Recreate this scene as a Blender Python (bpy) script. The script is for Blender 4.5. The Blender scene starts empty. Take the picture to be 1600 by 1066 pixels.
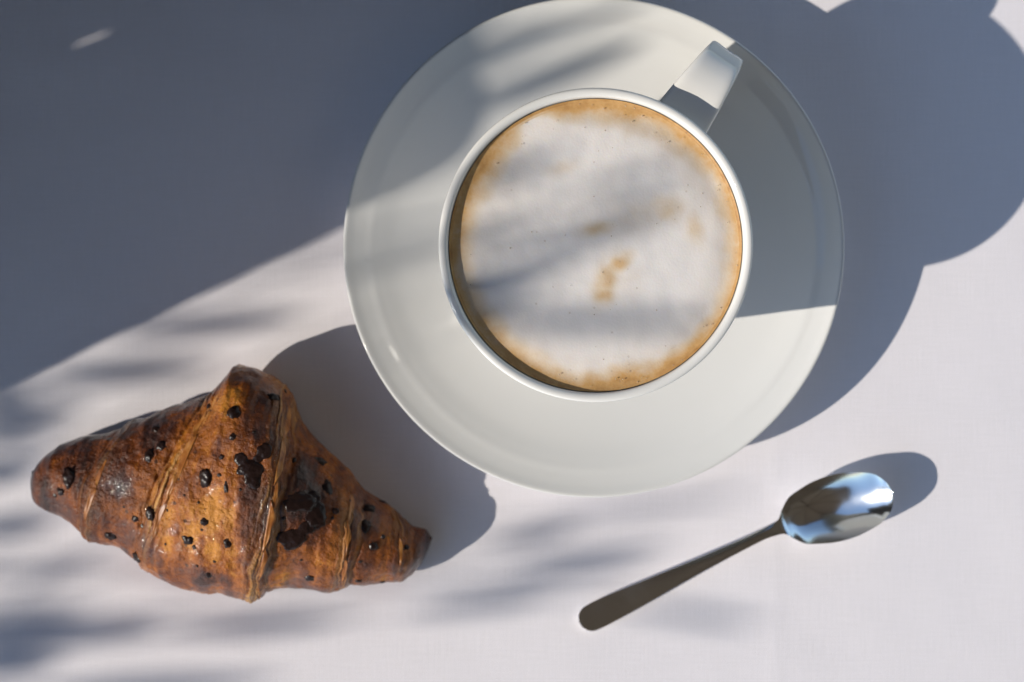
import bpy, bmesh, math, random
import numpy as np
from mathutils import Vector, noise, Matrix
from mathutils.bvhtree import BVHTree

random.seed(7)
R = math.radians
scene = bpy.context.scene
C = scene.collection

# ------------------------------------------------------------------ camera
S = 0.0002            # metres of table per photo pixel
H = 0.60              # camera height over the table
cam_d = bpy.data.cameras.new('camera')
cam = bpy.data.objects.new('camera', cam_d)
C.objects.link(cam)
cam.location = (0, 0, H)
cam_d.sensor_width = 36
cam_d.lens = 36 * H / (1600 * S)
cam_d.clip_start = 0.02
cam_d.clip_end = 5000
cam_d.dof.use_dof = True
cam_d.dof.focus_distance = H - 0.060
cam_d.dof.aperture_fstop = 9.0
scene.camera = cam

# ------------------------------------------------------------------ light
SUN_AZ = 21.9         # heading of the shadows, degrees from +x towards +y
SUN_EL = 32.5
a_, e_ = R(SUN_AZ), R(SUN_EL)
TO_SUN = Vector((-math.cos(a_) * math.cos(e_), -math.sin(a_) * math.cos(e_), math.sin(e_)))
TAN = math.tan(e_)

world = bpy.data.worlds.new('World')
scene.world = world
world.use_nodes = True
wn = world.node_tree
sky = wn.nodes.new('ShaderNodeTexSky')
sky.sky_type = 'NISHITA'
sky.sun_disc = False
sky.sun_elevation = e_
sky.sun_rotation = math.atan2(TO_SUN.x, TO_SUN.y) % (2 * math.pi)
sky.air_density = 1.0
sky.dust_density = 0.05
sky.ozone_density = 1.3
bg = wn.nodes['Background']
bg.inputs['Strength'].default_value = 0.148
wn.links.new(sky.outputs[0], bg.inputs['Color'])

sun_d = bpy.data.lights.new('sun', 'SUN')
sun_d.energy = 3.35
sun_d.angle = R(0.5)
sun_d.color = (1.0, 0.93, 0.81)
sun = bpy.data.objects.new('sun', sun_d)
C.objects.link(sun)
sun.rotation_euler = (-TO_SUN).to_track_quat('-Z', 'Y').to_euler()

vs = scene.view_settings
vs.view_transform = 'Standard'
vs.look = 'None'
vs.exposure = 0.32
vs.gamma = 1.0
vs.use_curve_mapping = False
scene.cycles.max_bounces = 10
scene.cycles.sample_clamp_indirect = 8
scene.cycles.blur_glossy = 0.3


# ------------------------------------------------------------------ helpers
def W(px, py, z=0.0):
    """point at height z that the photograph shows at (px, py)"""
    k = S * (1 - z / H)
    return Vector(((px - 800) * k, (533 - py) * k, z))


def link_mesh(name, verts, faces, m, parent=None, smooth=True):
    me = bpy.data.meshes.new(name)
    me.from_pydata([tuple(v) for v in verts], [], faces)
    me.update()
    bm = bmesh.new(); bm.from_mesh(me)
    bmesh.ops.recalc_face_normals(bm, faces=bm.faces)
    bm.to_mesh(me); bm.free()
    if smooth:
        me.polygons.foreach_set('use_smooth', [True] * len(me.polygons))
    o = bpy.data.objects.new(name, me)
    C.objects.link(o)
    if m: me.materials.append(m)
    if parent: o.parent = parent
    return o


def thing(name, label, cat, loc=(0, 0, 0), group=None):
    o = bpy.data.objects.new(name, None)
    C.objects.link(o)
    o.location = loc
    o.empty_display_size = 0.02
    o['label'] = label; o['category'] = cat
    if group: o['group'] = group
    return o


def tag(o, label, cat):
    o['label'] = label; o['category'] = cat
    return o


def lathe(profile, n=160):
    V, F = [], []
    k = len(profile)
    rings = []
    for (r, z) in profile:
        if r < 1e-7:
            rings.append([len(V)]); V.append((0, 0, z))
        else:
            b = len(V)
            for i in range(n):
                t = 2 * math.pi * i / n
                V.append((r * math.cos(t), r * math.sin(t), z))
            rings.append(list(range(b, b + n)))
    for j in range(k - 1):
        A, B = rings[j], rings[j + 1]
        for i in range(n):
            i2 = (i + 1) % n
            if len(A) == 1 and len(B) == 1: continue
            if len(A) == 1: F.append((A[0], B[i], B[i2]))
            elif len(B) == 1: F.append((A[i], B[0], A[i2]))
            else: F.append((A[i], B[i], B[i2], A[i2]))
    return V, F


def spline(pts, n):
    """Catmull-Rom through pts (tuples of any length), n samples"""
    P = [np.array(p, float) for p in pts]
    P = [2 * P[0] - P[1]] + P + [2 * P[-1] - P[-2]]
    out = []
    m = len(P) - 3
    for i in range(n):
        t = i / (n - 1) * m
        k = min(int(t), m - 1); f = t - k
        p0, p1, p2, p3 = P[k:k + 4]
        out.append(0.5 * ((2 * p1) + (-p0 + p2) * f + (2 * p0 - 5 * p1 + 4 * p2 - p3) * f ** 2 + (-p0 + 3 * p1 - 3 * p2 + p3) * f ** 3))
    return out


def box_geo(x0, x1, y0, y1, z0, z1):
    V = [(x0, y0, z0), (x1, y0, z0), (x1, y1, z0), (x0, y1, z0), (x0, y0, z1), (x1, y0, z1), (x1, y1, z1), (x0, y1, z1)]
    F = [(0, 3, 2, 1), (4, 5, 6, 7), (0, 1, 5, 4), (1, 2, 6, 5), (2, 3, 7, 6), (3, 0, 4, 7)]
    return V, F


def tube_geo(pts, radii, n=8):
    V, F = [], []
    pts = [Vector(p) for p in pts]
    for i, p in enumerate(pts):
        d = (pts[min(i + 1, len(pts) - 1)] - pts[max(i - 1, 0)]).normalized()
        u = d.cross(Vector((0, 0, 1)))
        if u.length < 1e-3: u = d.cross(Vector((1, 0, 0)))
        u.normalize(); v = d.cross(u)
        r = radii[i] if hasattr(radii, '__len__') else radii
        for k in range(n):
            t = 2 * math.pi * k / n
            V.append(p + u * (r * math.cos(t)) + v * (r * math.sin(t)))
    for i in range(len(pts) - 1):
        for k in range(n):
            k2 = (k + 1) % n
            F.append((i * n + k, i * n + k2, (i + 1) * n + k2, (i + 1) * n + k))
    F.append(tuple(range(n - 1, -1, -1)))
    F.append(tuple((len(pts) - 1) * n + k for k in range(n)))
    return V, F


class Geo:
    def __init__(s): s.V, s.F = [], []
    def add(s, vf):
        b = len(s.V); s.V += list(vf[0]); s.F += [tuple(i + b for i in f) for f in vf[1]]


# ------------------------------------------------------------------ materials
def mat(name, color, rough=0.5, metal=0.0, coat=0.0, spec=0.5):
    m = bpy.data.materials.new(name)
    m.use_nodes = True
    b = m.node_tree.nodes['Principled BSDF']
    b.inputs['Base Color'].default_value = (*color, 1)
    b.inputs['Roughness'].default_value = rough
    b.inputs['Metallic'].default_value = metal
    b.inputs['Coat Weight'].default_value = coat
    b.inputs['Coat Roughness'].default_value = 0.06
    b.inputs['Specular IOR Level'].default_value = spec
    return m, m.node_tree, b


def nd(nt, typ, **kw):
    n = nt.nodes.new(typ)
    for k, v in kw.items():
        if k in n.inputs: n.inputs[k].default_value = v
        else: setattr(n, k, v)
    return n


def noise_node(nt, scale, detail=4, rough=0.5, vec=None):
    n = nd(nt, 'ShaderNodeTexNoise', Scale=scale, Detail=detail, Roughness=rough)
    if vec is not None: nt.links.new(vec, n.inputs['Vector'])
    return n


def ramp(nt, fac, stops):
    r = nt.nodes.new('ShaderNodeValToRGB')
    els = r.color_ramp.elements
    while len(els) < len(stops): els.new(0.5)
    for e, (p, c) in zip(els, stops):
        e.position = p; e.color = (*c, 1)
    nt.links.new(fac, r.inputs[0])
    return r


def math_n(nt, op, a, b=None):
    n = nd(nt, 'ShaderNodeMath', operation=op)
    for i, x in enumerate((a, b)):
        if x is None: continue
        if isinstance(x, (int, float)): n.inputs[i].default_value = x
        else: nt.links.new(x, n.inputs[i])
    return n.outputs[0]


def mix_col(nt, fac, a, b, mode='MIX'):
    n = nd(nt, 'ShaderNodeMix', data_type='RGBA', blend_type=mode)
    for i, x in ((0, fac), (6, a), (7, b)):
        if isinstance(x, (int, float)): n.inputs[i].default_value = x
        elif isinstance(x, tuple): n.inputs[i].default_value = (*x, 1)
        else: nt.links.new(x, n.inputs[i])
    return n.outputs[2]


def bump(nt, b, height, dist, strength=1.0, prev=None):
    n = nd(nt, 'ShaderNodeBump', Distance=dist, Strength=strength)
    nt.links.new(height, n.inputs['Height'])
    if prev: nt.links.new(prev.outputs[0], n.inputs['Normal'])
    nt.links.new(n.outputs[0], b.inputs['Normal'])
    return n


# white woven cotton
m_cloth, nt, b = mat('white_cotton', (0.80, 0.785, 0.80), 0.9, spec=0.15)
b.inputs['Sheen Weight'].default_value = 0.12
tc = nd(nt, 'ShaderNodeTexCoord')
nz = noise_node(nt, 300, 2, 0.5, tc.outputs['Object'])
wob = nd(nt, 'ShaderNodeVectorMath', operation='MULTIPLY_ADD')
nt.links.new(nz.outputs['Color'], wob.inputs[0]); wob.inputs[1].default_value = (0.00028,) * 3
nt.links.new(tc.outputs['Object'], wob.inputs[2])
ws = []
for d in ('X', 'Y'):
    w = nd(nt, 'ShaderNodeTexWave', wave_type='BANDS', bands_direction=d, Scale=2 * math.pi / 20 / 0.00062, Distortion=0.0)
    nt.links.new(wob.outputs[0], w.inputs['Vector']); ws.append(w.outputs['Fac'])
weave = math_n(nt, 'ADD', ws[0], ws[1])
slub = nd(nt, 'ShaderNodeMapping'); slub.inputs['Scale'].default_value = (1600, 90, 1)
nt.links.new(tc.outputs['Object'], slub.inputs[0])
n1 = noise_node(nt, 1, 2, 0.5, slub.outputs[0])
slub2 = nd(nt, 'ShaderNodeMapping'); slub2.inputs['Scale'].default_value = (90, 1600, 1)
nt.links.new(tc.outputs['Object'], slub2.inputs[0])
n2 = noise_node(nt, 1, 2, 0.5, slub2.outputs[0])
thr = math_n(nt, 'ADD', n1.outputs[0], n2.outputs[0])
hgt = math_n(nt, 'ADD', weave, math_n(nt, 'MULTIPLY', thr, 1.6))
bump(nt, b, hgt, 0.00008, 0.36)
colr = ramp(nt, math_n(nt, 'MULTIPLY', thr, 0.5), [(0.3, (0.795, 0.765, 0.805)), (0.7, (0.835, 0.80, 0.845))])
nt.links.new(colr.outputs[0], b.inputs['Base Color'])

# porcelain
m_saucer, nt, b = mat('saucer_porcelain', (0.72, 0.712, 0.70), 0.03, spec=0.75)
tc = nd(nt, 'ShaderNodeTexCoord')
nn = noise_node(nt, 60, 3, 0.5, tc.outputs['Object'])
bump(nt, b, nn.outputs[0], 0.00015, 0.25)
m_cup, nt, b = mat('cup_porcelain', (0.82, 0.805, 0.785), 0.09, spec=0.5)
tc = nd(nt, 'ShaderNodeTexCoord')
nn = noise_node(nt, 60, 3, 0.5, tc.outputs['Object'])
bump(nt, b, nn.outputs[0], 0.00015, 0.25)

# milk foam (colour comes from the crema pattern stored on the mesh)
m_foam, nt, b = mat('milk_foam', (0.8, 0.77, 0.74), 0.55, spec=0.35)
at = nd(nt, 'ShaderNodeVertexColor'); at.layer_name = 'crema'
tc = nd(nt, 'ShaderNodeTexCoord')
sep = nd(nt, 'ShaderNodeSeparateColor'); nt.links.new(at.outputs[0], sep.inputs[0])
fine = noise_node(nt, 900, 3, 0.6, tc.outputs['Object'])
mid = noise_node(nt, 170, 4, 0.6, tc.outputs['Object'])
f1 = math_n(nt, 'ADD', sep.outputs[0], math_n(nt, 'MULTIPLY', math_n(nt, 'SUBTRACT', mid.outputs[0], 0.5), math_n(nt, 'MULTIPLY', sep.outputs[0], 0.9)))
f2 = math_n(nt, 'ADD', f1, math_n(nt, 'MULTIPLY', math_n(nt, 'SUBTRACT', fine.outputs[0], 0.5), math_n(nt, 'ADD', math_n(nt, 'MULTIPLY', sep.outputs[0], 0.35), 0.02)))
cr = ramp(nt, f2, [(0.0, (0.83, 0.79, 0.775)), (0.35, (0.72, 0.58, 0.43)), (0.7, (0.62, 0.37, 0.15)), (1.0, (0.43, 0.21, 0.065))])
vor = nd(nt, 'ShaderNodeTexVoronoi', feature='F1', Scale=1500)
nt.links.new(tc.outputs['Object'], vor.inputs['Vector'])
vor2 = nd(nt, 'ShaderNodeTexVoronoi', feature='F1', Scale=430)
nt.links.new(tc.outputs['Object'], vor2.inputs['Vector'])
pit = math_n(nt, 'LESS_THAN', vor2.outputs['Distance'], 0.13)
pitsel = math_n(nt, 'GREATER_THAN', nd(nt, 'ShaderNodeSeparateColor').outputs[0], 2)
sp = nd(nt, 'ShaderNodeSeparateColor'); nt.links.new(vor2.outputs['Color'], sp.inputs[0])
pit = math_n(nt, 'MULTIPLY', pit, math_n(nt, 'GREATER_THAN', sp.outputs[0], 0.86))
col = mix_col(nt, math_n(nt, 'MULTIPLY', pit, 0.28), cr.outputs[0], (0.45, 0.33, 0.24))
nt.links.new(col, b.inputs['Base Color'])
b1 = bump(nt, b, vor.outputs['Distance'], 0.00010, 0.22)
b2 = bump(nt, b, math_n(nt, 'SUBTRACT', mid.outputs[0], math_n(nt, 'MULTIPLY', pit, 0.6)), 0.00016, 0.5, b1)
b.inputs['Subsurface Weight'].default_value = 0.25
b.inputs['Subsurface Radius'].default_value = (0.0015, 0.001, 0.0006)
b.inputs['Subsurface Scale'].default_value = 1.0

m_bubble, _, b = mat('foam_bubble', (0.62, 0.5, 0.38), 0.12, coat=0.5)

# steel
m_steel, nt, b = mat('polished_steel', (0.75, 0.74, 0.72), 0.07, metal=1.0)
tc = nd(nt, 'ShaderNodeTexCoord')
nn = noise_node(nt, 90, 4, 0.6, tc.outputs['Object'])
rr = ramp(nt, nn.outputs[0], [(0.35, (0.12,) * 3), (0.75, (0.21,) * 3)])
nt.links.new(rr.outputs[0], b.inputs['Roughness'])

# croissant crust: 'crust' R = bake, G = seam, B = fibre streak
m_crust, nt, b = mat('baked_crust', (0.3, 0.13, 0.04), 0.3, coat=0.0, spec=0.30)
at = nd(nt, 'ShaderNodeVertexColor'); at.layer_name = 'crust'
sep = nd(nt, 'ShaderNodeSeparateColor'); nt.links.new(at.outputs[0], sep.inputs[0])
tc = nd(nt, 'ShaderNodeTexCoord')
blot = noise_node(nt, 75, 6, 0.62, tc.outputs['Object'])
spk = noise_node(nt, 620, 4, 0.7, tc.outputs['Object'])
bake = math_n(nt, 'ADD', sep.outputs[0], math_n(nt, 'MULTIPLY', math_n(nt, 'SUBTRACT', blot.outputs[0], 0.46), 1.7))
bake = math_n(nt, 'ADD', bake, math_n(nt, 'MULTIPLY', math_n(nt, 'SUBTRACT', spk.outputs[0], 0.5), 0.45))
cr = ramp(nt, bake, [(0.05, (0.56, 0.225, 0.034)), (0.30, (0.34, 0.10, 0.013)), (0.55, (0.165, 0.043, 0.009)), (0.8, (0.07, 0.021, 0.011)), (1.0, (0.035, 0.014, 0.01))])
gold = mix_col(nt, sep.outputs[2], (0.34, 0.13, 0.028), (0.60, 0.31, 0.10))
col = mix_col(nt, sep.outputs[1], cr.outputs[0], gold)
vs_ = nd(nt, 'ShaderNodeTexVoronoi', feature='F1', Scale=330)
nt.links.new(tc.outputs['Object'], vs_.inputs['Vector'])
sp = nd(nt, 'ShaderNodeSeparateColor'); nt.links.new(vs_.outputs['Color'], sp.inputs[0])
fleck = math_n(nt, 'MULTIPLY', math_n(nt, 'LESS_THAN', vs_.outputs['Distance'], 0.2), math_n(nt, 'GREATER_THAN', sp.outputs[0], 0.86))
col = mix_col(nt, math_n(nt, 'MULTIPLY', fleck, 0.75), col, (0.05, 0.02, 0.012))
nt.links.new(col, b.inputs['Base Color'])
ro = ramp(nt, blot.outputs[0], [(0.35, (0.24,) * 3), (0.7, (0.46,) * 3)])
nt.links.new(ro.outputs[0], b.inputs['Roughness'])
b1 = bump(nt, b, spk.outputs[0], 0.0009, 0.7)
grit = noise_node(nt, 260, 5, 0.65, tc.outputs['Object'])
b2 = bump(nt, b, grit.outputs[0], 0.0020, 0.6, b1)
blv = nd(nt, 'ShaderNodeTexVoronoi', feature='SMOOTH_F1', Scale=520, Smoothness=0.6)
nt.links.new(tc.outputs['Object'], blv.inputs['Vector'])
b3 = bump(nt, b, blv.outputs['Distance'], 0.0007, 0.35, b2)
glz = nd(nt, 'ShaderNodeBump', Distance=0.0006, Strength=0.75)
gn = noise_node(nt, 560, 3, 0.6, tc.outputs['Object'])
nt.links.new(gn.outputs[0], glz.inputs['Height'])
nt.links.new(glz.outputs[0], b.inputs['Coat Normal'])
b.inputs['Coat Roughness'].default_value = 0.06
nt.links.new(math_n(nt, 'MULTIPLY', ramp(nt, blot.outputs[0], [(0.44, (0,) * 3), (0.6, (1,) * 3)]).outputs[0], 0.55), b.inputs['Coat Weight'])

m_choc, nt, b = mat('dark_chocolate', (0.018, 0.0085, 0.007), 0.3, coat=0.0, spec=0.3)
tc = nd(nt, 'ShaderNodeTexCoord')
nn = noise_node(nt, 500, 3, 0.6, tc.outputs['Object'])
bump(nt, b, nn.outputs[0], 0.0006, 0.6)

m_ground, nt, b = mat('terrace_stone', (0.24, 0.22, 0.19), 0.85)
tc = nd(nt, 'ShaderNodeTexCoord')
nn = noise_node(nt, 3, 6, 0.6, tc.outputs['Object'])
cr = ramp(nt, nn.outputs[0], [(0.3, (0.19, 0.175, 0.15)), (0.7, (0.29, 0.27, 0.235))])
nt.links.new(cr.outputs[0], b.inputs['Base Color'])
m_added_parasol, _, _ = mat('added_parasol_canvas', (0.33, 0.265, 0.205), 0.9)
m_pole, _, _ = mat('dark_wood', (0.10, 0.06, 0.035), 0.6)
m_chair, nt, _b = mat('charcoal_fabric', (0.045, 0.047, 0.045), 0.9)
m_screen, _, _ = mat('added_screen_board', (0.03, 0.034, 0.03), 0.8)
m_bark, _, _ = mat('bark', (0.11, 0.085, 0.06), 0.9)
m_leaf, _, _ = mat('leaf_green', (0.05, 0.085, 0.03), 0.6)

# ------------------------------------------------------------------ setting
V, F = box_geo(-2000, 2000, -2000, 2000, -0.85, -0.75)
g = link_mesh('ground', V, F, m_ground, smooth=False); g['kind'] = 'structure'

# table under the cloth
table = thing('cafe_table', 'square wooden table hidden under the white tablecloth', 'table', (0.13, -0.305, -0.75))
V, F = box_geo(-0.428, 0.428, -0.425, 0.425, 0.715, 0.746); link_mesh('table_top', V, F, m_pole, table, False)
for sx in (-1, 1):
    for sy in (-1, 1):
        V, F = tube_geo([(sx * 0.37, sy * 0.37, 0), (sx * 0.37, sy * 0.37, 0.715)], 0.022, 12)
        link_mesh('leg', V, F, m_pole, table)

# tablecloth: fine grid on top, hanging over the four edges
xs = np.concatenate([np.linspace(-0.30, -0.19, 8)[:-1], np.linspace(-0.19, 0.19, 190), np.linspace(0.19, 0.56, 16)[1:]])
ys = np.concatenate([np.linspace(-0.732, -0.13, 24)[:-1], np.linspace(-0.13, 0.122, 126)])


def cloth_z(x, y):
    z = 0.00022 * noise.noise(Vector((x * 22, y * 30, 1.3))) + 0.00012 * noise.noise(Vector((x * 60, y * 70, 5.3)))
    fx = (x - W(1212, 0).x)                      # an ironed fold that runs up the cloth
    z += 0.00014 * math.exp(-(fx / 0.0012) ** 2)
    return z - 0.0004


V, F = [], []
nx, ny = len(xs), len(ys)
for y in ys:
    for x in xs:
        V.append((x, y, cloth_z(x, y)))
for j in range(ny - 1):
    for i in range(nx - 1):
        V0 = j * nx + i
        F.append((V0, V0 + 1, V0 + nx + 1, V0 + nx))
# skirt
loop = [i for i in range(nx)] + [j * nx + nx - 1 for j in range(1, ny)] + [(ny - 1) * nx + i for i in range(nx - 2, -1, -1)] + [j * nx for j in range(ny - 2, 0, -1)]
cx, cy = 0.13, -0.305
prev = loop
for d in range(1, 8):
    ring = []
    for q, i in enumerate(loop):
        v = Vector(V[i]); out = Vector((v.x - cx, v.y - cy, 0)).normalized()
        w = 0.5 + 0.5 * math.sin(q * 0.16) * math.cos(q * 0.047 + 1)
        ring.append(len(V)); V.append(v + out * (0.002 + 0.006 * w * d / 7) + Vector((0, 0, -0.004 - 0.04 * d)))
    for q in range(len(loop)):
        q2 = (q + 1) % len(loop)
        F.append((prev[q], ring[q], ring[q2], prev[q2]))
    prev = ring
cloth = link_mesh('tablecloth', V, F, m_cloth)
tag(cloth, 'white woven cotton cloth spread flat under the cup, croissant and spoon', 'tablecloth')
so = cloth.modifiers.new('thickness', 'SOLIDIFY'); so.thickness = 0.0006; so.offset = -1

# ------------------------------------------------------------------ saucer
MM = 0.001
SC = Vector((0.0247, 0.0284, 0))
top = spline([(0, 7.8), (12, 7.8), (24, 7.85), (31, 8.5), (40, 10.0), (50, 12.1), (59, 14.6), (64.6, 16.75), (67.2, 17.8), (69.6, 18.55), (72.4, 19.6), (74.6, 20.65)], 70)
fl = []
edge = [(75.2, 20.85), (75.55, 20.6), (75.6, 20.1), (75.3, 19.5)]
und = spline([(74.6, 18.9), (70, 16.0), (62, 11.2), (52, 6.6), (42, 3.9), (33, 3.0)], 20)
foot = [(31.5, 2.5), (31, 0.4), (30.6, 0.05), (28.4, 0.05), (28, 0.5), (27.4, 2.4), (24, 3.0), (0, 3.2)]
prof = [(max(p[0], 0) * MM, p[1] * MM) for p in list(top) + list(fl) + edge + list(und) + foot]
V, F = lathe(prof, 220)
saucer = link_mesh('saucer', V, F, m_saucer)
saucer.location = SC
tag(saucer, 'round white porcelain saucer with flat rim under the coffee cup', 'saucer')

# ------------------------------------------------------------------ cup
CC = Vector((0.0232, 0.0266, 0.0079))
CUP_W = 0.987
cup = thing('coffee_cup', 'white porcelain cup with strap handle standing on the saucer', 'cup', CC)
RZ = 60.9            # rim height over the saucer
out = spline([(23, 0.6), (24.5, 3), (27.5, 9), (32.5, 20), (37, 33), (40.8, 47), (43.4, 57), (44.0, RZ - 1.3)], 40)
lip = [(44.15, RZ - 0.75), (43.95, RZ - 0.25), (43.4, RZ), (42.7, RZ - 0.02), (42.0, RZ - 0.35), (41.65, RZ - 0.9)]
inn = spline([(41.5, RZ - 1.8), (41.2, RZ - 4), (40.6, 53), (38, 43), (34, 30), (28, 16), (20, 7), (8, 4), (0, 3.6)], 36)
base = [(0, 1.4), (19, 1.3), (20, 0.1), (22.4, 0.0)]
prof = [(max(p[0], 0) * MM * CUP_W, p[1] * MM) for p in base + list(out) + lip + list(inn)]
V, F = lathe(prof, 220)
link_mesh('body', V, F, m_cup, cup)

# handle: a flat strap swept out from the wall, over and down
hp = spline([(41.0, 50.4), (46, 52.0), (51, 53.0), (55, 53.2), (59, 52.5), (62.7, 50.6), (65.6, 47), (66.8, 42), (66.0, 37), (62.5, 31.8), (57, 27.2), (51, 23), (44.5, 19.3), (33.5, 16.8)], 100)
hdir = R(55.6)
e_r = Vector((math.cos(hdir), math.sin(hdir), 0)); e_t = Vector((-math.sin(hdir), math.cos(hdir), 0)); e_z = Vector((0, 0, 1))
V, F = [], []
NS = 40
for i, p in enumerate(hp):
    a = hp[max(i - 1, 0)]; c = hp[min(i + 1, len(hp) - 1)]
    d = (c - a); d /= np.linalg.norm(d)
    nrm = np.array((-d[1], d[0]))                # outward side of the strap
    if i == 0: nrm = np.array((-0.25, 0.97))
    f = i / (len(hp) - 1)
    wd = 8.4 - 2.9 * min(1, f / 0.46) + 0.8 * max(0, (f - 0.7) / 0.3)
    th = 2.5
    for k in range(NS):
        t = 2 * math.pi * k / NS
        cs, sn = math.cos(t), math.sin(t)
        px_ = wd * math.copysign(abs(cs) ** 0.46, cs)
        q = th * math.copysign(abs(sn) ** 0.62, sn)
        if sn > 0: q -= 0.75 * (1 - (px_ / wd) ** 2)       # the upper face is slightly dished
        r = p[0] + nrm[0] * q; z = p[1] + nrm[1] * q
        V.append((e_r * r + e_t * px_ + e_z * z) * MM)
for i in range(len(hp) - 1):
    for k in range(NS):
        k2 = (k + 1) % NS
        F.append((i * NS + k, i * NS + k2, (i + 1) * NS + k2, (i + 1) * NS + k))
F.append(tuple(range(NS))); F.append(tuple((len(hp) - 1) * NS + k for k in range(NS)))
link_mesh('handle', V, F, m_cup, cup)

# ------------------------------------------------------------------ coffee
FZ = RZ - 2.5         # foam level in the cup (mm over the cup base)
FR = 41.2 * CUP_W
cof = thing('cappuccino', 'frothy cappuccino with pale milk foam and brown crema edge inside cup', 'coffee', CC)
angs = [0, 20, 40, 60, 75, 95, 106, 118, 128, 145, 165, 190, 215, 235, 255, 275, 292, 310, 330, 360]
wid = [5.0, 5.5, 6.5, 7.0, 7.5, 6.4, 4.6, 1.2, 5.5, 8.6, 7.4, 6.6, 7.2, 7.5, 6.0, 6.0, 6.6, 4.6, 4.4, 5.0]
stg = [.5, .5, .54, .6, .72, .72, .6, .22, .55, .78, .62, .55, .55, .6, .62, .7, .72, .62, .55, .55]
blobs = [  # photo px, radii, angle, strength
    (964, 414, 24, 13, 35, .58), (948, 436, 17, 36, -22, .46), (942, 460, 17, 15, 0, .52), (934, 358, 24, 10, 10, .40),
    (1042, 326, 28, 18, 0, .32), (1086, 358, 14, 26, 20, .30), (880, 262, 26, 12, 15, .18), (1000, 340, 60, 26, 20, .14), (980, 430, 30, 34, 0, .10)]
zf = CC.z + FZ * MM
bl = []
for (bx, by, r1, r2, an, st) in blobs:
    p = W(bx, by, zf) - CC
    bl.append((p.x, p.y, r1 * S * .9, r2 * S * .9, R(an), st))


def crema(x, y):
    r = math.hypot(x, y) / MM
    an = math.degrees(math.atan2(y, x)) % 360
    w = np.interp(an, angs, wid); s = np.interp(an, angs, stg)
    d = FR - r
    wob = noise.noise(Vector((x * 260, y * 260, 2.0))) * 1.1 + noise.noise(Vector((x * 90, y * 90, 8.0))) * 2.0
    t = (d + wob * min(1, d / 3)) / w
    v = s * max(0.0, 1 - max(0, t - 0.25) / 0.95) ** 1.25 if t < 1.2 else 0
    v += 0.10 * math.exp(-max(0, d - w) / 5)
    if d < 0.75: v = max(v, 0.82 + 0.12 * noise.noise(Vector((x * 500, y * 500, 0))))
    elif d < 1.5: v = max(v, 0.5)
    for (bx, by, r1, r2, a, st) in bl:
        dx, dy = x - bx, y - by
        u = (dx * math.cos(a) + dy * math.sin(a)) / r1; q = (-dx * math.sin(a) + dy * math.cos(a)) / r2
        dd = u * u + q * q + 0.45 * noise.noise(Vector((x * 330, y * 330, 4.0)))
        if dd < 3.5: v = max(v, st * math.exp(-max(0, dd) * 0.9))
    v += 0.05 * noise.noise(Vector((x * 45, y * 45, 11)))
    return min(1, max(0, v))


N = 260
lin = np.linspace(-1, 1, N)
V, F, cols = [], [], []
nr, na = 150, 300
for j in range(nr + 1):
    r = FR * MM * (j / nr) ** 0.8
    for i in range(na if j else 1):
        t = 2 * math.pi * i / na
        x, y = r * math.cos(t), r * math.sin(t)
        d = FR * MM - r
        z = FZ * MM + 0.00055 * math.exp(-d / 0.0009) - 0.0005 * math.exp(-((d - .0035) / .003) ** 2)
        z += 0.00035 * noise.noise(Vector((x * 60, y * 60, 3))) + 0.00012 * noise.noise(Vector((x * 210, y * 210, 7)))
        V.append((x, y, z)); cols.append(crema(x, y))
for i in range(na):
    F.append((0, 1 + i, 1 + (i + 1) % na))
for j in range(1, nr):
    b0 = 1 + (j - 1) * na; b1_ = b0 + na
    for i in range(na):
        i2 = (i + 1) % na
        F.append((b0 + i, b1_ + i, b1_ + i2, b0 + i2))
foam = link_mesh('milk_foam', V, F, m_foam, cof)
ca = foam.data.color_attributes.new('crema', 'FLOAT_COLOR', 'POINT')
ca.data.foreach_set('color', np.array([(c, c, c, 1) for c in cols], np.float32).ravel())
# liquid body under the foam
lq = [(0, 5), (18, 8), (27, 18), (33, 31), (36.2, 42), (38.6, 50), (38.8, FZ - 2.6), (0, FZ - 2.6)]
V, F = lathe([(r * MM, z * MM) for r, z in lq], 96)
m_liq, _, _ = mat('coffee_liquid', (0.16, 0.07, 0.025), 0.3)
link_mesh('coffee_liquid', V, F, m_liq, cof)
# small bubbles caught at the edge of the foam
gb = Geo()
for k in range(90):
    an = random.choice([random.gauss(R(50), .5), random.gauss(R(285), .3), random.uniform(0, 6.28)])
    r = (FR - 0.5 - abs(random.gauss(0, 3.0)) if random.random() < .75 else random.uniform(5, 38)) * MM
    rad = random.uniform(0.00008, 0.00022)
    c = Vector((r * math.cos(an), r * math.sin(an), FZ * MM + 0.0001))
    bm = bmesh.new(); bmesh.ops.create_icosphere(bm, subdivisions=1, radius=rad)
    gb.add(([v.co * 1.0 + c for v in bm.verts], [tuple(v.index for v in f.verts) for f in bm.faces])); bm.free()
bb = link_mesh('bubble', gb.V, gb.F, m_bubble, cof); bb['kind'] = 'stuff'

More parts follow.
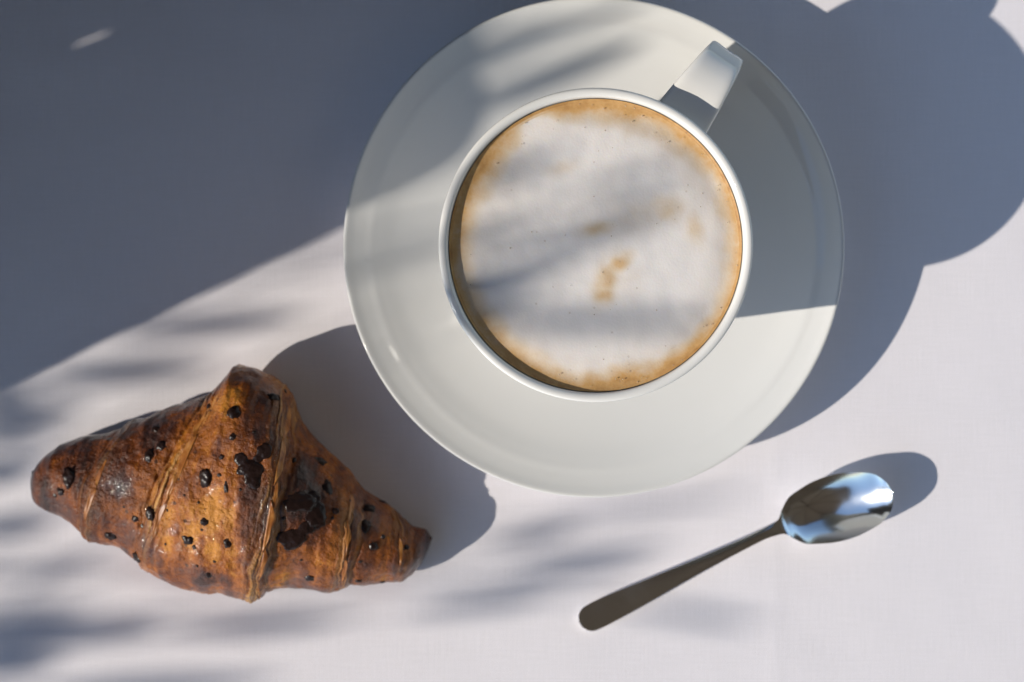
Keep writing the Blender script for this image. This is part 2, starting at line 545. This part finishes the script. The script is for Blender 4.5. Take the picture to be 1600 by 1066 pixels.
# ------------------------------------------------------------------ croissant
def cp(x, y): return (x / 2.2222, 540 + y / 2.2222)      # notes were taken on an enlargement
outline = [(82, 500), (88, 440), (122, 398), (200, 345), (290, 315), (370, 305), (440, 275), (530, 245), (610, 215), (680, 190), (745, 165), (772, 135), (800, 100), (824, 65), (850, 70), (900, 85), (950, 110), (995, 140), (1020, 180), (1028, 230), (1060, 280), (1110, 340), (1160, 390), (1210, 430), (1240, 480), (1290, 520), (1340, 550), (1390, 600), (1430, 635), (1475, 645), (1497, 670), (1490, 710), (1465, 760), (1430, 800), (1390, 828), (1330, 830), (1270, 835), (1200, 845), (1130, 855), (1060, 840), (1010, 840), (950, 855), (900, 870), (868, 880), (830, 865), (770, 850), (700, 850), (640, 835), (580, 815), (530, 800), (490, 770), (455, 735), (420, 715), (360, 705), (310, 690), (280, 660), (240, 625), (200, 600), (150, 582), (100, 557)]
ZO = 0.012
Pw = np.array([W(*cp(*p), ZO)[:2] for p in outline])
L0, L1 = np.array(W(*cp(80, 505), ZO)[:2]), np.array(W(*cp(1496, 690), ZO)[:2])
ax = (L1 - L0); LEN = np.linalg.norm(ax); ax /= LEN
ay = np.array((-ax[1], ax[0]))
loc = np.stack([(Pw - L0) @ ax, (Pw - L0) @ ay], 1)


def extent(u):
    ys_ = []
    n = len(loc)
    for i in range(n):
        a, c = loc[i], loc[(i + 1) % n]
        if (a[0] - u) * (c[0] - u) <= 0 and abs(a[0] - c[0]) > 1e-9:
            ys_.append(a[1] + (c[1] - a[1]) * (u - a[0]) / (c[0] - a[0]))
    return (min(ys_), max(ys_)) if ys_ else (0, 0)


NU, NT = 640, 320
uu = 0.5 - 0.5 * np.cos(np.linspace(0.0, math.pi, NU))
uu = 0.55 * uu + 0.45 * np.linspace(0, 1, NU)
ulo = loc[:, 0].min(); uhi = loc[:, 0].max()
us = ulo + 1e-5 + (uhi - ulo - 2e-5) * uu
ext = np.array([extent(u) for u in us])
ker = np.ones(5) / 5
for k in range(2):
    e2 = ext.copy()
    for c in range(2): e2[2:-2, c] = np.convolve(ext[:, c], ker, 'valid')
    ext = e2
# the ridge line ignores the flap that sticks up at the middle
fu = lambda x, y: (np.array(W(*cp(x, y), ZO)[:2]) - L0) @ ax
body_top = ext[:, 1].copy()
ua, ub = fu(720, 178), fu(1045, 262)
ya, yb = np.interp(ua, us, ext[:, 1]), np.interp(ub, us, ext[:, 1])
msk = (us > ua) & (us < ub)
tt_ = (us[msk] - ua) / (ub - ua)
body_top[msk] = np.minimum(ext[msk, 1], ya + (yb - ya) * tt_ + 0.003 * np.sin(tt_ * math.pi))
s_ = (us - ulo) / (uhi - ulo)
Hh = np.interp(s_, [0, .02, .06, .12, .22, .32, .42, .52, .6, .7, .8, .88, .94, .98, 1], [10, 14, 18, 21.5, 26, 30, 34.5, 36.5, 36, 32, 26.5, 22, 18.5, 14, 7]) * MM
ker = np.ones(15) / 15
Hh = np.convolve(np.pad(Hh, 7, 'edge'), ker, 'valid')

# seams where one turn of dough ends: (enlargement px at far side, near side), outer turn side
seams = [((395, 295), (262, 655), +1, 1.3), ((715, 190), (478, 745), +1, 2.3), ((1020, 205), (905, 872), -1, 2.3), ((1236, 470), (1196, 850), -1, 1.5), ((1395, 600), (1402, 830), -1, 0.9)]
SL = []
for (p, q, sgn, hh) in seams:
    A = np.array(W(*cp(*p), .025)[:2]) - L0; B = np.array(W(*cp(*q), .02)[:2]) - L0
    SL.append((A @ ax, A @ ay, B @ ax, B @ ay, sgn, hh))


def smooth(t): t = min(1, max(0, t)); return t * t * (3 - 2 * t)


V, cols = [], []
for i, u in enumerate(us):
    lo, hi = ext[i]; bt = body_top[i]
    ef = min(1, max(0.02, s_[i] / 0.035), max(0.02, (1 - s_[i]) / 0.022))
    ef = math.sqrt(1 - (1 - ef) ** 2)
    cm = (lo + bt) / 2
    lo, hi, bt = cm + (lo - cm) * ef, cm + (hi - cm) * ef, cm + (bt - cm) * ef
    mid_ = 0.5 * (lo + bt) + 0.04 * (bt - lo)
    h = Hh[i] * (0.25 + 0.75 * ef); zc = 0.36 * h
    flap = max(0.0, hi - bt)
    for k in range(NT):
        t = 2 * math.pi * k / NT
        cs, sn = math.cos(t), math.sin(t)
        if cs >= 0: y = mid_ + (hi - mid_) * cs ** 0.92
        else: y = mid_ - (mid_ - lo) * (-cs) ** 0.92
        if sn >= 0:
            z = zc + (h - zc) * sn ** 1.0
            if flap > 0 and cs > 0:                       # the flap stands proud like a folded tip
                z += flap * 0.42 * smooth(cs / .9) * sn ** .5
        else: z = zc * (1 - (-sn) ** 0.62)
        px_, py_ = u, y
        topf = smooth((z - 0.002) / 0.01)
        # steps between turns
        d = 0.0; seam = 0.0; fib = 0.0; bulge = 0.0
        wv = 0.0014 * noise.noise(Vector((u * 90, y * 90, z * 90))) + .0008 * noise.noise(Vector((u * 300, y * 300, z * 300 + 9)))
        dl, dr = 9.0, 9.0
        for (au, av, bu, bv, sgn, hh) in SL:
            f = (y - bv) / (av - bv)
            f_ = min(1.25, max(-.25, f))
            su = bu + (au - bu) * f_ - 0.0022 * math.sin(f_ * math.pi) * sgn
            q = (u - su + wv) * sgn                          # >0 on the outer turn
            if q > 0: dl = min(dl, q) if sgn > 0 else dl; dr = min(dr, q) if sgn < 0 else dr
            st = smooth((q + 0.0006) / 0.0011)
            d += hh * 0.36 * MM * (st - 0.5) * math.exp(-abs(q) / 0.022)
            d -= hh * 0.26 * MM * math.exp(-((q + 0.0009) / 0.0008) ** 2)
            bandw = 0.0056 + 0.0016 * hh
            q2 = q - 0.0010
            if -0.5 * bandw < q2 < bandw * 1.2:
                m_ = math.exp(-((q2 - .10 * bandw) / (bandw * .40)) ** 2)
                brk = smooth(0.50 + 1.5 * noise.noise(Vector((u * 70 + hh, y * 70, 3.1))))
                m_ *= (0.30 + 0.70 * brk)
                qq = q + 0.0007 * noise.noise(Vector((u * 120, y * 120, hh)))
                s2 = 0.5 + .8 * noise.noise(Vector((qq * 2300, y * 55, hh + 2)))
                s3 = 0.5 + .8 * noise.noise(Vector((qq * 900, y * 35, hh + 7)))
                fs = smooth((0.6 * s2 + 0.4 * s3 - 0.36) / 0.34)
                seam = max(seam, m_ * (0.60 + .16 * hh) * (0.10 + 0.90 * fs))
                fib = max(fib, m_ * fs)
                lv = (q2 / bandw) * 4.0 + 0.8 * noise.noise(Vector((u * 90, y * 45, hh + 4)))     # edges of single leaves of dough
                d += m_ * (lv - math.floor(lv) - 0.5) * 0.00045 + m_ * (fs - .5) * 0.0004
        # soft lumps
        nv = Vector((u * 42, y * 42, z * 42))
        l1 = noise.noise(nv); l2 = noise.noise(nv * 2.6 + Vector((3, 1, 7))); l3 = noise.noise(nv * 7 + Vector((9, 2, 1)))
        d += (0.0013 * l1 + 0.0009 * l2 + 0.00035 * l3)
        wr = noise.noise(Vector((u * 260, y * 38 + u * 40, z * 38)))    # stretch wrinkles along each turn
        wq = u + 0.0016 * noise.noise(Vector((u * 100, y * 100, 5)))
        rd = 1 - abs(noise.noise(Vector((wq * 330, y * 30 + wq * 30, z * 30)))) * 2
        bls = max(0.0, noise.noise(Vector((u * 210, y * 210, z * 210 + 4))) - 0.12)
        d += 0.0003 * wr + 0.00016 * rd + 0.0006 * bls
        nyz = Vector((0, (y - mid_), max(z - zc, 0.15 * (z - zc)) + 1e-5)).normalized()
        d *= topf
        ends = smooth(min(s_[i], 1 - s_[i]) / 0.03)
        d *= ends
        y2 = y + nyz.y * d; z2 = max(0.0002, z + nyz.z * d)
        w2 = L0 + ax * u + ay * y2
        V.append((w2[0], w2[1], z2))
        bk = 0.40 + 0.34 * l1 + 0.18 * l2 + 0.24 * wr + 0.16 * noise.noise(Vector((wq * 800, y * 45 + wq * 50, z * 45)))
        bk += 0.30 * smooth((0.40 - s_[i]) / 0.25) + 0.42 * smooth((0.965 - s_[i]) / -0.03) + .18 * smooth((0.09 - s_[i]) / .09)
        hn = (z - zc) / max(1e-4, h - zc)
        bk += 0.10 * smooth(hn)
        bk += 0.30 * smooth(0.05 - (z - 0.003) / 0.004)
        bk -= 0.24 * math.exp(-((s_[i] - .50) / .07) ** 2)
        cols.append((min(1, max(0, bk)), min(1, seam * topf), min(1, fib), 1))
F = []
for i in range(NU - 1):
    for k in range(NT):
        k2 = (k + 1) % NT
        F.append((i * NT + k, i * NT + k2, (i + 1) * NT + k2, (i + 1) * NT + k))
for i in (0, NU - 1):
    c = np.mean([V[i * NT + k] for k in range(NT)], axis=0); ci = len(V); V.append(tuple(c)); cols.append(cols[i * NT])
    for k in range(NT): F.append((ci, i * NT + k, i * NT + (k + 1) % NT))
org = Vector(((L0 + L1) / 2).tolist() + [0])
V = [Vector(v) - org for v in V]
cro = thing('croissant', 'golden brown croissant dotted with dark chocolate chips on the cloth', 'croissant', org)
crust = link_mesh('pastry_crust', V, F, m_crust, cro)
ca = crust.data.color_attributes.new('crust', 'FLOAT_COLOR', 'POINT')
ca.data.foreach_set('color', np.array(cols, np.float32).ravel())
bvh = BVHTree.FromPolygons(V, F)

# chocolate: (x, y, rx, ry) on the enlargement
chips = [(630, 200, 18, 15), (540, 290, 16, 16), (520, 385, 22, 26), (562, 350, 22, 18), (808, 235, 26, 26), (725, 212, 12, 12), (238, 462, 26, 40), (212, 507, 16, 18), (192, 520, 10, 10), (715, 460, 30, 40),
         (590, 490, 9, 9), (762, 450, 10, 8), (785, 493, 10, 22), (770, 388, 12, 12), (808, 318, 14, 14), (1110, 400, 30, 15), (1020, 400, 10, 12), (1134, 497, 22, 36),
         (1280, 566, 24, 20), (1328, 545, 20, 13), (1265, 625, 26, 25), (1295, 697, 20, 18), (1330, 665, 10, 10), (1165, 575, 14, 12), (1155, 600, 8, 8), (1075, 805, 20, 20), (1245, 817, 13, 9), (1250, 750, 9, 9),
         (1327, 820, 11, 10), (470, 600, 16, 16), (520, 582, 18, 27), (495, 626, 10, 10), (382, 660, 25, 20), (475, 733, 26, 20), (655, 675, 22, 22), (675, 700, 10, 10), (710, 612, 18, 15), (790, 685, 16, 20), (685, 765, 8, 7),
         (745, 750, 8, 8), (722, 795, 10, 16), (575, 690, 7, 7), (580, 572, 6, 8), (700, 640, 8, 8), (1410, 700, 13, 10), (690, 545, 7, 7), (835, 500, 7, 8), (640, 520, 7, 6), (985, 600, 9, 9), (1045, 745, 8, 8), (620, 465, 7, 6), (880, 300, 7, 7), (950, 180, 22, 18), (990, 160, 9, 14), (430, 560, 7, 7), (1215, 540, 8, 9)]
chunks = [[(918, 365, 32, 30), (895, 395, 22, 18)], [(835, 395, 26, 26), (870, 430, 48, 40), (880, 472, 32, 28)], [(1045, 545, 62, 36), (1085, 525, 38, 26), (1100, 590, 40, 48), (1010, 560, 26, 22)], [(1010, 672, 55, 40), (1065, 632, 34, 28), (980, 665, 28, 22)]]


def surf(x, y):
    px, py = cp(x, y)
    o = Vector((0, 0, H)) - org
    d = (W(px, py, 0) - Vector((0, 0, H))).normalized()
    hit = bvh.ray_cast(o, d)
    return hit[0], hit[1]


def lump_geo(x, y, rx, ry, sub=2, flat=0.55, sink=0.0):
    p, n = surf(x, y)
    if p is None: return None
    if n.z < 0: n = -n
    n = (n + Vector((0, 0, 0.6))).normalized()
    k = S / 2.2222 * (1 - .03 / H)
    bm = bmesh.new(); bmesh.ops.create_icosphere(bm, subdivisions=sub, radius=1)
    u = Vector((1, 0, 0)); u = (u - n * u.dot(n)).normalized(); v = n.cross(u)
    hz = min(rx, ry) * k * flat
    sd = random.uniform(0, 50)
    vv = []
    for q in bm.verts:
        c = q.co
        m_ = 1 + 0.40 * noise.noise(c * 1.7 + Vector((sd, 0, 0))) + .28 * noise.noise(c * 4 + Vector((0, sd, 0)))
        vv.append(p + u * (c.x * rx * k * m_) + v * (c.y * ry * k * m_) + n * (c.z * hz * m_ - sink * hz))
    ff = [tuple(w.index for w in f.verts) for f in bm.faces]
    bm.free()
    return vv, ff


for (x, y, rx, ry) in chips:
    gl = lump_geo(x, y, rx * .9, ry * .9, 3 if rx > 9 else 1, 0.5, .25)
    if gl: link_mesh('chocolate_chip', gl[0], gl[1], m_choc, cro)
for ch in chunks:
    gg = Geo()
    for (x, y, rx, ry) in ch:
        gl = lump_geo(x, y, rx * .92, ry * .92, 3, 0.28, .2)
        if gl: gg.add(gl)
    o = link_mesh('chocolate_chunk', gg.V, gg.F, m_choc, cro)
    rm = o.modifiers.new('melt', 'REMESH'); rm.mode = 'VOXEL'; rm.voxel_size = 0.0003; rm.use_smooth_shade = True
    sm = o.modifiers.new('soft', 'SMOOTH'); sm.iterations = 5; sm.factor = .5

# thin flakes of pastry lifting along the seams
m_flake, nt, b = mat('pastry_flake', (0.5, 0.22, 0.05), 0.4)
tc = nd(nt, 'ShaderNodeTexCoord')
nn = noise_node(nt, 240, 4, 0.6, tc.outputs['Object'])
cr = ramp(nt, nn.outputs[0], [(0.3, (0.20, 0.055, 0.010)), (0.5, (0.36, 0.125, 0.024)), (0.72, (0.56, 0.27, 0.075))])
nt.links.new(cr.outputs[0], b.inputs['Base Color'])
rf = random.Random(21)
for (k, f, ln, wdt) in [(1, .86, 9, 2.6), (1, .66, 13, 3.2), (1, .47, 8, 2.4), (1, .28, 11, 2.8), (2, .9, 10, 2.6), (2, .7, 13, 3.2), (2, .52, 9, 2.2), (2, .36, 14, 3.4), (2, .17, 9, 2.6), (3, .75, 9, 2.2), (3, .45, 11, 2.6), (3, .2, 7, 2.0), (0, .6, 8, 2.0), (0, .3, 9, 2.4), (4, .5, 7, 1.8)]:
    p, q, sgn, hh = seams[k]
    A, B = Vector(p), Vector(q)
    al = (A - B).normalized(); acr = Vector((-al.y, al.x))
    if (acr.x * sgn) > 0: acr = -acr                       # towards the inner, lower turn
    mmk = 2.2222 / (S * 1000) * 1.04
    c0 = B.lerp(A, f) - acr * (wdt * .55 * mmk)
    nn_, mm_ = 14, 6
    Vf, Ff = [], []
    ok = True
    sd = rf.uniform(0, 50)
    for i in range(nn_ + 1):
        ta = -.5 + i / nn_
        wv = wdt * .72 * (1 - (2 * abs(ta)) ** 2) * (0.75 + .5 * noise.noise(Vector((ta * 3, sd, 0)))) + .12
        for j in range(mm_ + 1):
            tb = j / mm_
            P2 = c0 + al * (ta * ln * 1.15 * mmk) + acr * (tb * wv * mmk)
            sp0, sn0 = surf(P2.x, P2.y)
            if sp0 is None: ok = False; break
            Vf.append(sp0 + Vector((0, 0, 0.00006 + 0.00030 * tb * tb * (1 + .6 * noise.noise(Vector((ta * 3, sd, 5)))))))
        if not ok: break
    if not ok: continue
    for i in range(nn_):
        for j in range(mm_):
            v0 = i * (mm_ + 1) + j
            Ff.append((v0, v0 + 1, v0 + mm_ + 2, v0 + mm_ + 1))
    o = link_mesh('flake', Vf, Ff, m_flake, cro)
    sf = o.modifiers.new('thickness', 'SOLIDIFY'); sf.thickness = 0.00014

# ------------------------------------------------------------------ teaspoon
def sp_(x, y): return (860 + x / 2.4242, 660 + y / 2.4242)
# along the spoon: centre (enlargement px), half width (mm), height of centre line (mm), crown (mm, <0 = hollow)
st = [(112, 762, .25, 3.72, .0), (113, 761.5, .85, 3.73, .0), (115.4, 760.4, 1.56, 3.75, .01), (120.8, 757.7, 2.47, 3.8, .03), (129.7, 753.4, 3.3, 3.86, .05), (141, 748, 3.88, 3.95, .07), (159, 739.3, 4.2, 4.12, .1), (200, 719, 4.25, 4.6, .12), (270, 685, 3.95, 5.4, .15), (360, 642, 3.4, 6.4, .2), (480, 583, 2.65, 7.5, .25), (600, 525, 2.05, 8.4, .35), (720, 467, 1.72, 8.9, .45),
      (800, 427, 1.68, 9.0, .5), (845, 408, 1.9, 9.0, .4), (876, 395, 2.5, 9.0, -.1), (900, 385, 4.9, 9.1, -1.5), (935, 372, 7.6, 9.3, -3.4), (980, 357, 8.9, 9.7, -5.0), (1030, 341, 9.9, 10.2, -5.6), (1085, 325, 10.25, 10.8, -5.5), (1140, 309, 9.95, 11.4, -4.8), (1190, 296, 9.0, 11.9, -3.7), (1232, 285, 7.8, 12.4, -2.5), (1262, 278, 6.1, 12.7, -1.45), (1280, 273.5, 4.3, 12.9, -.7), (1289, 271.3, 2.7, 13.0, -.4), (1293, 270.3, 1.4, 13.0, -.1), (1294.5, 270, .3, 13.0, 0)]
# the heel of the bowl and the end of the handle touch the cloth
st = [(x, y, w, z + float(np.interp(x, [112, 850, 1085, 1294], [-1.75, -3.0, -3.3, -2.2])), c) for (x, y, w, z, c) in st]
P = spline(st, 240)
NC = 33


def spoon_piece(i0, i1, cap0, cap1):
    V, F = [], []
    n = i1 - i0
    for i in range(i0, i1):
        x, y, w, z, cr_ = P[i]
        w = max(w, .2)
        a = P[max(i - 2, 0)]; c = P[min(i + 2, len(P) - 1)]
        A = W(*sp_(a[0], a[1]), a[3] * MM); B = W(*sp_(c[0], c[1]), c[3] * MM)
        t = (B - A); t.z = 0; t.normalize(); side = Vector((-t.y, t.x, 0))
        o = W(*sp_(x, y), z * MM)
        th = 1.9 if cr_ > 0 else 1.9 - 0.25 * min(1, -cr_ / 2)
        ring = []
        for k in range(NC):
            f = -1 + 2 * k / (NC - 1)
            f = math.sin(f * math.pi / 2)
            prof_ = (1 - abs(f) ** 2.2) if cr_ < 0 else (1 - f * f)
            ring.append(o + side * (f * w * MM) + Vector((0, 0, cr_ * prof_ * MM)))
        for k in range(NC - 1, -1, -1):
            f = math.sin((-1 + 2 * k / (NC - 1)) * math.pi / 2)
            prof_ = (1 - abs(f) ** 2.2) if cr_ < 0 else (1 - f * f)
            e = (1 - abs(f) ** 6)
            ring.append(o + side * (f * (w - .0) * MM) + Vector((0, 0, (min(cr_, 0) * prof_ - .35 - (th - .35) * e) * MM)))
        V += ring
    M = 2 * NC
    for i in range(n - 1):
        for k in range(M):
            k2 = (k + 1) % M
            F.append((i * M + k, i * M + k2, (i + 1) * M + k2, (i + 1) * M + k))
    if cap0: F.append(tuple(range(M)))
    if cap1: F.append(tuple((n - 1) * M + k for k in range(M)))
    return V, F


so_ = W(*sp_(600, 525), 0)
spoon = thing('teaspoon', 'small polished steel teaspoon lying on the cloth beside the saucer', 'spoon', so_)
NK = next(i for i, p in enumerate(P) if p[0] > 850)
for nm, i0, i1 in (('handle', 0, NK + 1), ('bowl', NK, len(P))):
    V, F = spoon_piece(i0, i1, i0 == 0, i0 > 0)
    o = link_mesh(nm, [v - so_ for v in V], F, m_steel, spoon)

# ------------------------------------------------------------------ what shades the table
# unseen chair added as shadow caster; its outline is shaped to the corner shadow
az = Vector((math.cos(a_), math.sin(a_), 0)); pn = Vector((-az.y, az.x, 0))
D = 0.24
E0 = W(0, 611, 0) - az * D
ch = thing('added_chair', 'unseen charcoal chair added to cast the large corner shadow', 'chair', (E0.x, E0.y, -0.75))


def on_chair(name, VF, m, smooth=False):
    # local: x = out of the back (away from table), y = across the back, z = up from the floor
    V = [(-az) * v[0] + pn * v[1] + Vector((0, 0, v[2])) for v in VF[0]]
    return link_mesh(name, V, VF[1], m, ch, smooth)


def slab(poly, x0, x1):
    n = len(poly)
    V = [(x0, a, c) for a, c in poly] + [(x1, a, c) for a, c in poly]
    F = [tuple(range(n)), tuple(range(2 * n - 1, n - 1, -1))] + [(i, (i + 1) % n, n + (i + 1) % n, n + i) for i in range(n)]
    return V, F


zt = 0.75
hz_ = lambda along: zt + (D + along * S) * TAN
g0, g1 = 0.0912, 0.0918
tp = lambda along: 0.061 * along * S          # the side of the back leans in, to angle its shadow edge
rp = [(max(-.02, tp(-700)), hz_(-700)), (tp(820), hz_(820)), (0.0122, hz_(880)), (0.015, hz_(920)), (0.021, hz_(960)), (0.033, hz_(1005)), (0.040, hz_(1030)), (0.047, hz_(1070)), (0.058, hz_(1200)), (0.070, hz_(1400)), (0.080, hz_(1850)), (g0, hz_(2300)), (g0, hz_(-700))]
on_chair('back_panel', slab(rp, 0, 0.022), m_chair)
lp = [(g1, 0.30), (g1, hz_(2320)), (0.13, hz_(2600)), (0.36, hz_(2600)), (0.42, hz_(2400)), (0.45, hz_(2000)), (0.46, hz_(700)), (0.46, 0.30)]
on_chair('back_panel', slab(lp, 0, 0.022), m_chair)
for (za, zb) in ((0.70, hz_(165)), (hz_(235), hz_(325)), (hz_(455), hz_(2250))):  # fills the slit except two openings that pass sun streaks
    on_chair('slit_filler', box_geo(0.003, 0.019, g0, g1, za, zb), m_chair)
on_chair('seat', box_geo(0.022, 0.45, 0.0, 0.44, 0.40, 0.47), m_chair)
for lx in (0.04, 0.42):
    for ly in (0.03, 0.41):
        on_chair('leg', tube_geo([(lx, ly, 0), (lx, ly, 0.40)], 0.018, 10), m_pole, True)

# unseen board screen, added to block sky light and darken the far left corner
scn = thing('added_screen', 'unseen dark board screen added to keep sky light off the far corner', 'screen', (-0.35, 0.137, -0.75))
for k in range(12):
    V, F = box_geo(-0.085, 0.40, 0, 0.022, 0.06 + k * 0.195, 0.06 + k * 0.195 + 0.187)
    link_mesh('board', V, F, m_screen, scn, False)
for x in (-0.05, 0.16, 0.36):
    V, F = box_geo(x - 0.03, x + 0.03, 0.0225, 0.08, 0, 2.40); link_mesh('post', V, F, m_screen, scn, False)

# canopy added out of view to block sky and dim reflections, far side low
PT = Vector((0.93, -0.95, -0.75))
pr = thing('added_parasol', 'unseen taupe canvas sunshade added to block sky above the table', 'added_parasol', PT)
V, F = tube_geo([(0, 0, 0.06), (0, 0, 2.06)], 0.022, 16); link_mesh('pole', V, F, m_pole, pr)
V, F = lathe([(0, 0), (.28, 0), (.28, .05), (.05, .08), (0, .08)], 40); link_mesh('base', V, F, m_chair, pr)
NR = 8
tilt = Matrix.Rotation(R(22), 3, 'Y') @ Matrix.Rotation(R(10), 3, 'X')
put = lambda vs_: [tilt @ Vector(v) + Vector((0, 0, 2.04)) for v in vs_]
V, F = [], []
prc = [(0.0, 0.10), (0.35, 0.06), (0.8, 0.0), (1.4, -0.09), (1.95, -0.19), (1.95, -0.30)]
nseg = 64
V.append((0, 0, prc[0][1]))
for (r, z) in prc[1:]:
    for i in range(nseg):
        t = 2 * math.pi * i / nseg
        ph = (i % (nseg // NR)) / (nseg // NR)
        kk = math.cos(math.pi / NR) / math.cos((ph - .5) * 2 * math.pi / NR)
        V.append((r * kk * math.cos(t), r * kk * math.sin(t), z - 0.03 * math.sin(ph * math.pi) * r))
for i in range(nseg): F.append((0, 1 + i, 1 + (i + 1) % nseg))
for j in range(len(prc) - 2):
    for i in range(nseg):
        i2 = (i + 1) % nseg
        F.append((1 + j * nseg + i, 1 + (j + 1) * nseg + i, 1 + (j + 1) * nseg + i2, 1 + j * nseg + i2))
o = link_mesh('canopy', put(V), F, m_added_parasol, pr, False)
so = o.modifiers.new('thickness', 'SOLIDIFY'); so.thickness = 0.003
for k in range(NR):
    t = 2 * math.pi * k / NR
    V, F = tube_geo([(0.03 * math.cos(t), 0.03 * math.sin(t), 0.06), (1.90 * math.cos(t), 1.90 * math.sin(t), -0.20)], 0.009, 6)
    link_mesh('rib', put(V), F, m_pole, pr)

# tree whose narrow leaves streak the light; leaf = table px of both ends of its shadow, height there, distance to the sun side, width mm
leaves = [
    (190, 522, 470, 494, 0, 1.1, 7), (60, 590, 330, 572, 0, 1.2, 8), (-60, 655, 130, 640, 0, 1.1, 7), (-60, 690, 90, 684, 0, 1.2, 6), (-60, 742, 60, 733, 0, 1.0, 7), (-60, 830, 90, 815, 0, 1.1, 7), (-60, 620, 60, 612, 0, 1.1, 6),
    (-120, 1004, 240, 982, 0, 1.0, 8), (270, 986, 540, 970, 0, 1.2, 6), (-60, 1046, 90, 1036, 0, 1.1, 7), (60, 1082, 420, 1066, 0, 1.2, 6), (-60, 960, 150, 950, 0, 1.2, 5), (40, 900, 130, 890, 0, 1.2, 5),
    (800, 880, 1050, 852, 0, 1.2, 4), (780, 905, 1010, 888, 0, 1.3, 4), (980, 948, 1190, 978, 0, 1.3, 3.5), (760, 850, 900, 826, 0, 1.2, 5), (830, 815, 1150, 775, 0, 1.4, 4), (640, 955, 860, 935, 0, 1.3, 5),
    (735, 285, 905, 235, .0635, 1.3, 6), (830, 400, 1090, 305, .0635, 1.5, 7.5), (690, 385, 880, 345, .0635, 1.4, 6), (690, 470, 900, 420, .0635, 1.4, 8), (735, 490, 1150, 494, .0635, 1.25, 5.5), (900, 300, 1120, 245, .0635, 1.4, 4), (690, 440, 830, 420, .0635, 1.1, 6), (690, 505, 860, 480, .0635, 1.2, 6),
    (640, 205, 1000, 62, .018, 1.1, 8), (600, 160, 880, 30, .018, 1.2, 9), (760, 90, 1040, -10, .018, 1.1, 4), (600, 90, 800, 10, .018, 1.1, 10), (560, 420, 720, 380, .012, 1.2, 5), (560, 300, 720, 220, .016, 1.0, 9)]
tree = thing('slender_leaf_tree', 'tree with long narrow leaves on the sunny side of the table', 'tree', (-2.3, -2.0, -0.75))
T0 = Vector(tree.location)
trunk_top = Vector((-2.2, -1.8, 1.5))
bp = [Vector((-2.3, -2.0, -0.75)), Vector((-2.27, -1.95, 0.2)), Vector((-2.23, -1.86, 0.9)), trunk_top]
V, F = tube_geo([p - T0 for p in bp], [0.09, 0.075, 0.06, 0.045], 12); link_mesh('trunk', V, F, m_bark, tree)
cen = Vector((0, 0, 0)) + TO_SUN * 1.45
side = Vector((0, 0, 1)).cross(TO_SUN).normalized()
qd = Vector((math.sin(a_), -math.cos(a_), 0))
br = [trunk_top, cen + qd * 0.75 + TO_SUN * 0.5, W(-350, 2100) + TO_SUN * 1.3, W(-640, 1450) + TO_SUN * 1.2, W(-760, 800) + TO_SUN * 1.15, W(-760, 250) + TO_SUN * 1.15, W(-700, -150) + TO_SUN * 1.2]
brs = [Vector(p) for p in spline([tuple(p) for p in br], 30)]
V, F = tube_geo([p - T0 for p in brs], [0.028 - 0.0008 * i for i in range(30)], 8); link_mesh('branch', V, F, m_bark, tree)
gtw = Geo()
for (x1, y1, x2, y2, z, dist, wd) in leaves:
    a = W(x1, y1, z) + TO_SUN * dist; c = W(x2, y2, z) + TO_SUN * (dist + 0.02)
    nseg_ = 10
    d = (c - a).normalized(); sd = d.cross(TO_SUN).normalized(); up = d.cross(sd)
    V, F = [], []
    for i in range(nseg_ + 1):
        f = i / nseg_
        w = wd * MM * 0.5 * max(0.06, math.sin(math.pi * min(1, f * .93 + .05)) ** 0.6)
        p = a.lerp(c, f) - T0
        V += [p - sd * w, p + up * 0.0008, p + sd * w, p - up * 0.0008]
    for i in range(nseg_):
        for k in range(4):
            k2 = (k + 1) % 4
            F.append((i * 4 + k, i * 4 + k2, i * 4 + 4 + k2, i * 4 + 4 + k))
    F += [(0, 1, 2, 3), tuple(nseg_ * 4 + k for k in (3, 2, 1, 0))]
    link_mesh('leaf', V, F, m_leaf, tree)
    nb = min(brs, key=lambda q: (q - (a - d * 0.14)).length)
    gtw.add(tube_geo([nb - T0, nb.lerp(a - d * .06, .6) - T0, a - d * .03 - T0, a - T0], [0.0009, 0.0007, 0.0006, 0.0005], 5))
o = link_mesh('twig', gtw.V, gtw.F, m_bark, tree); o['kind'] = 'stuff'
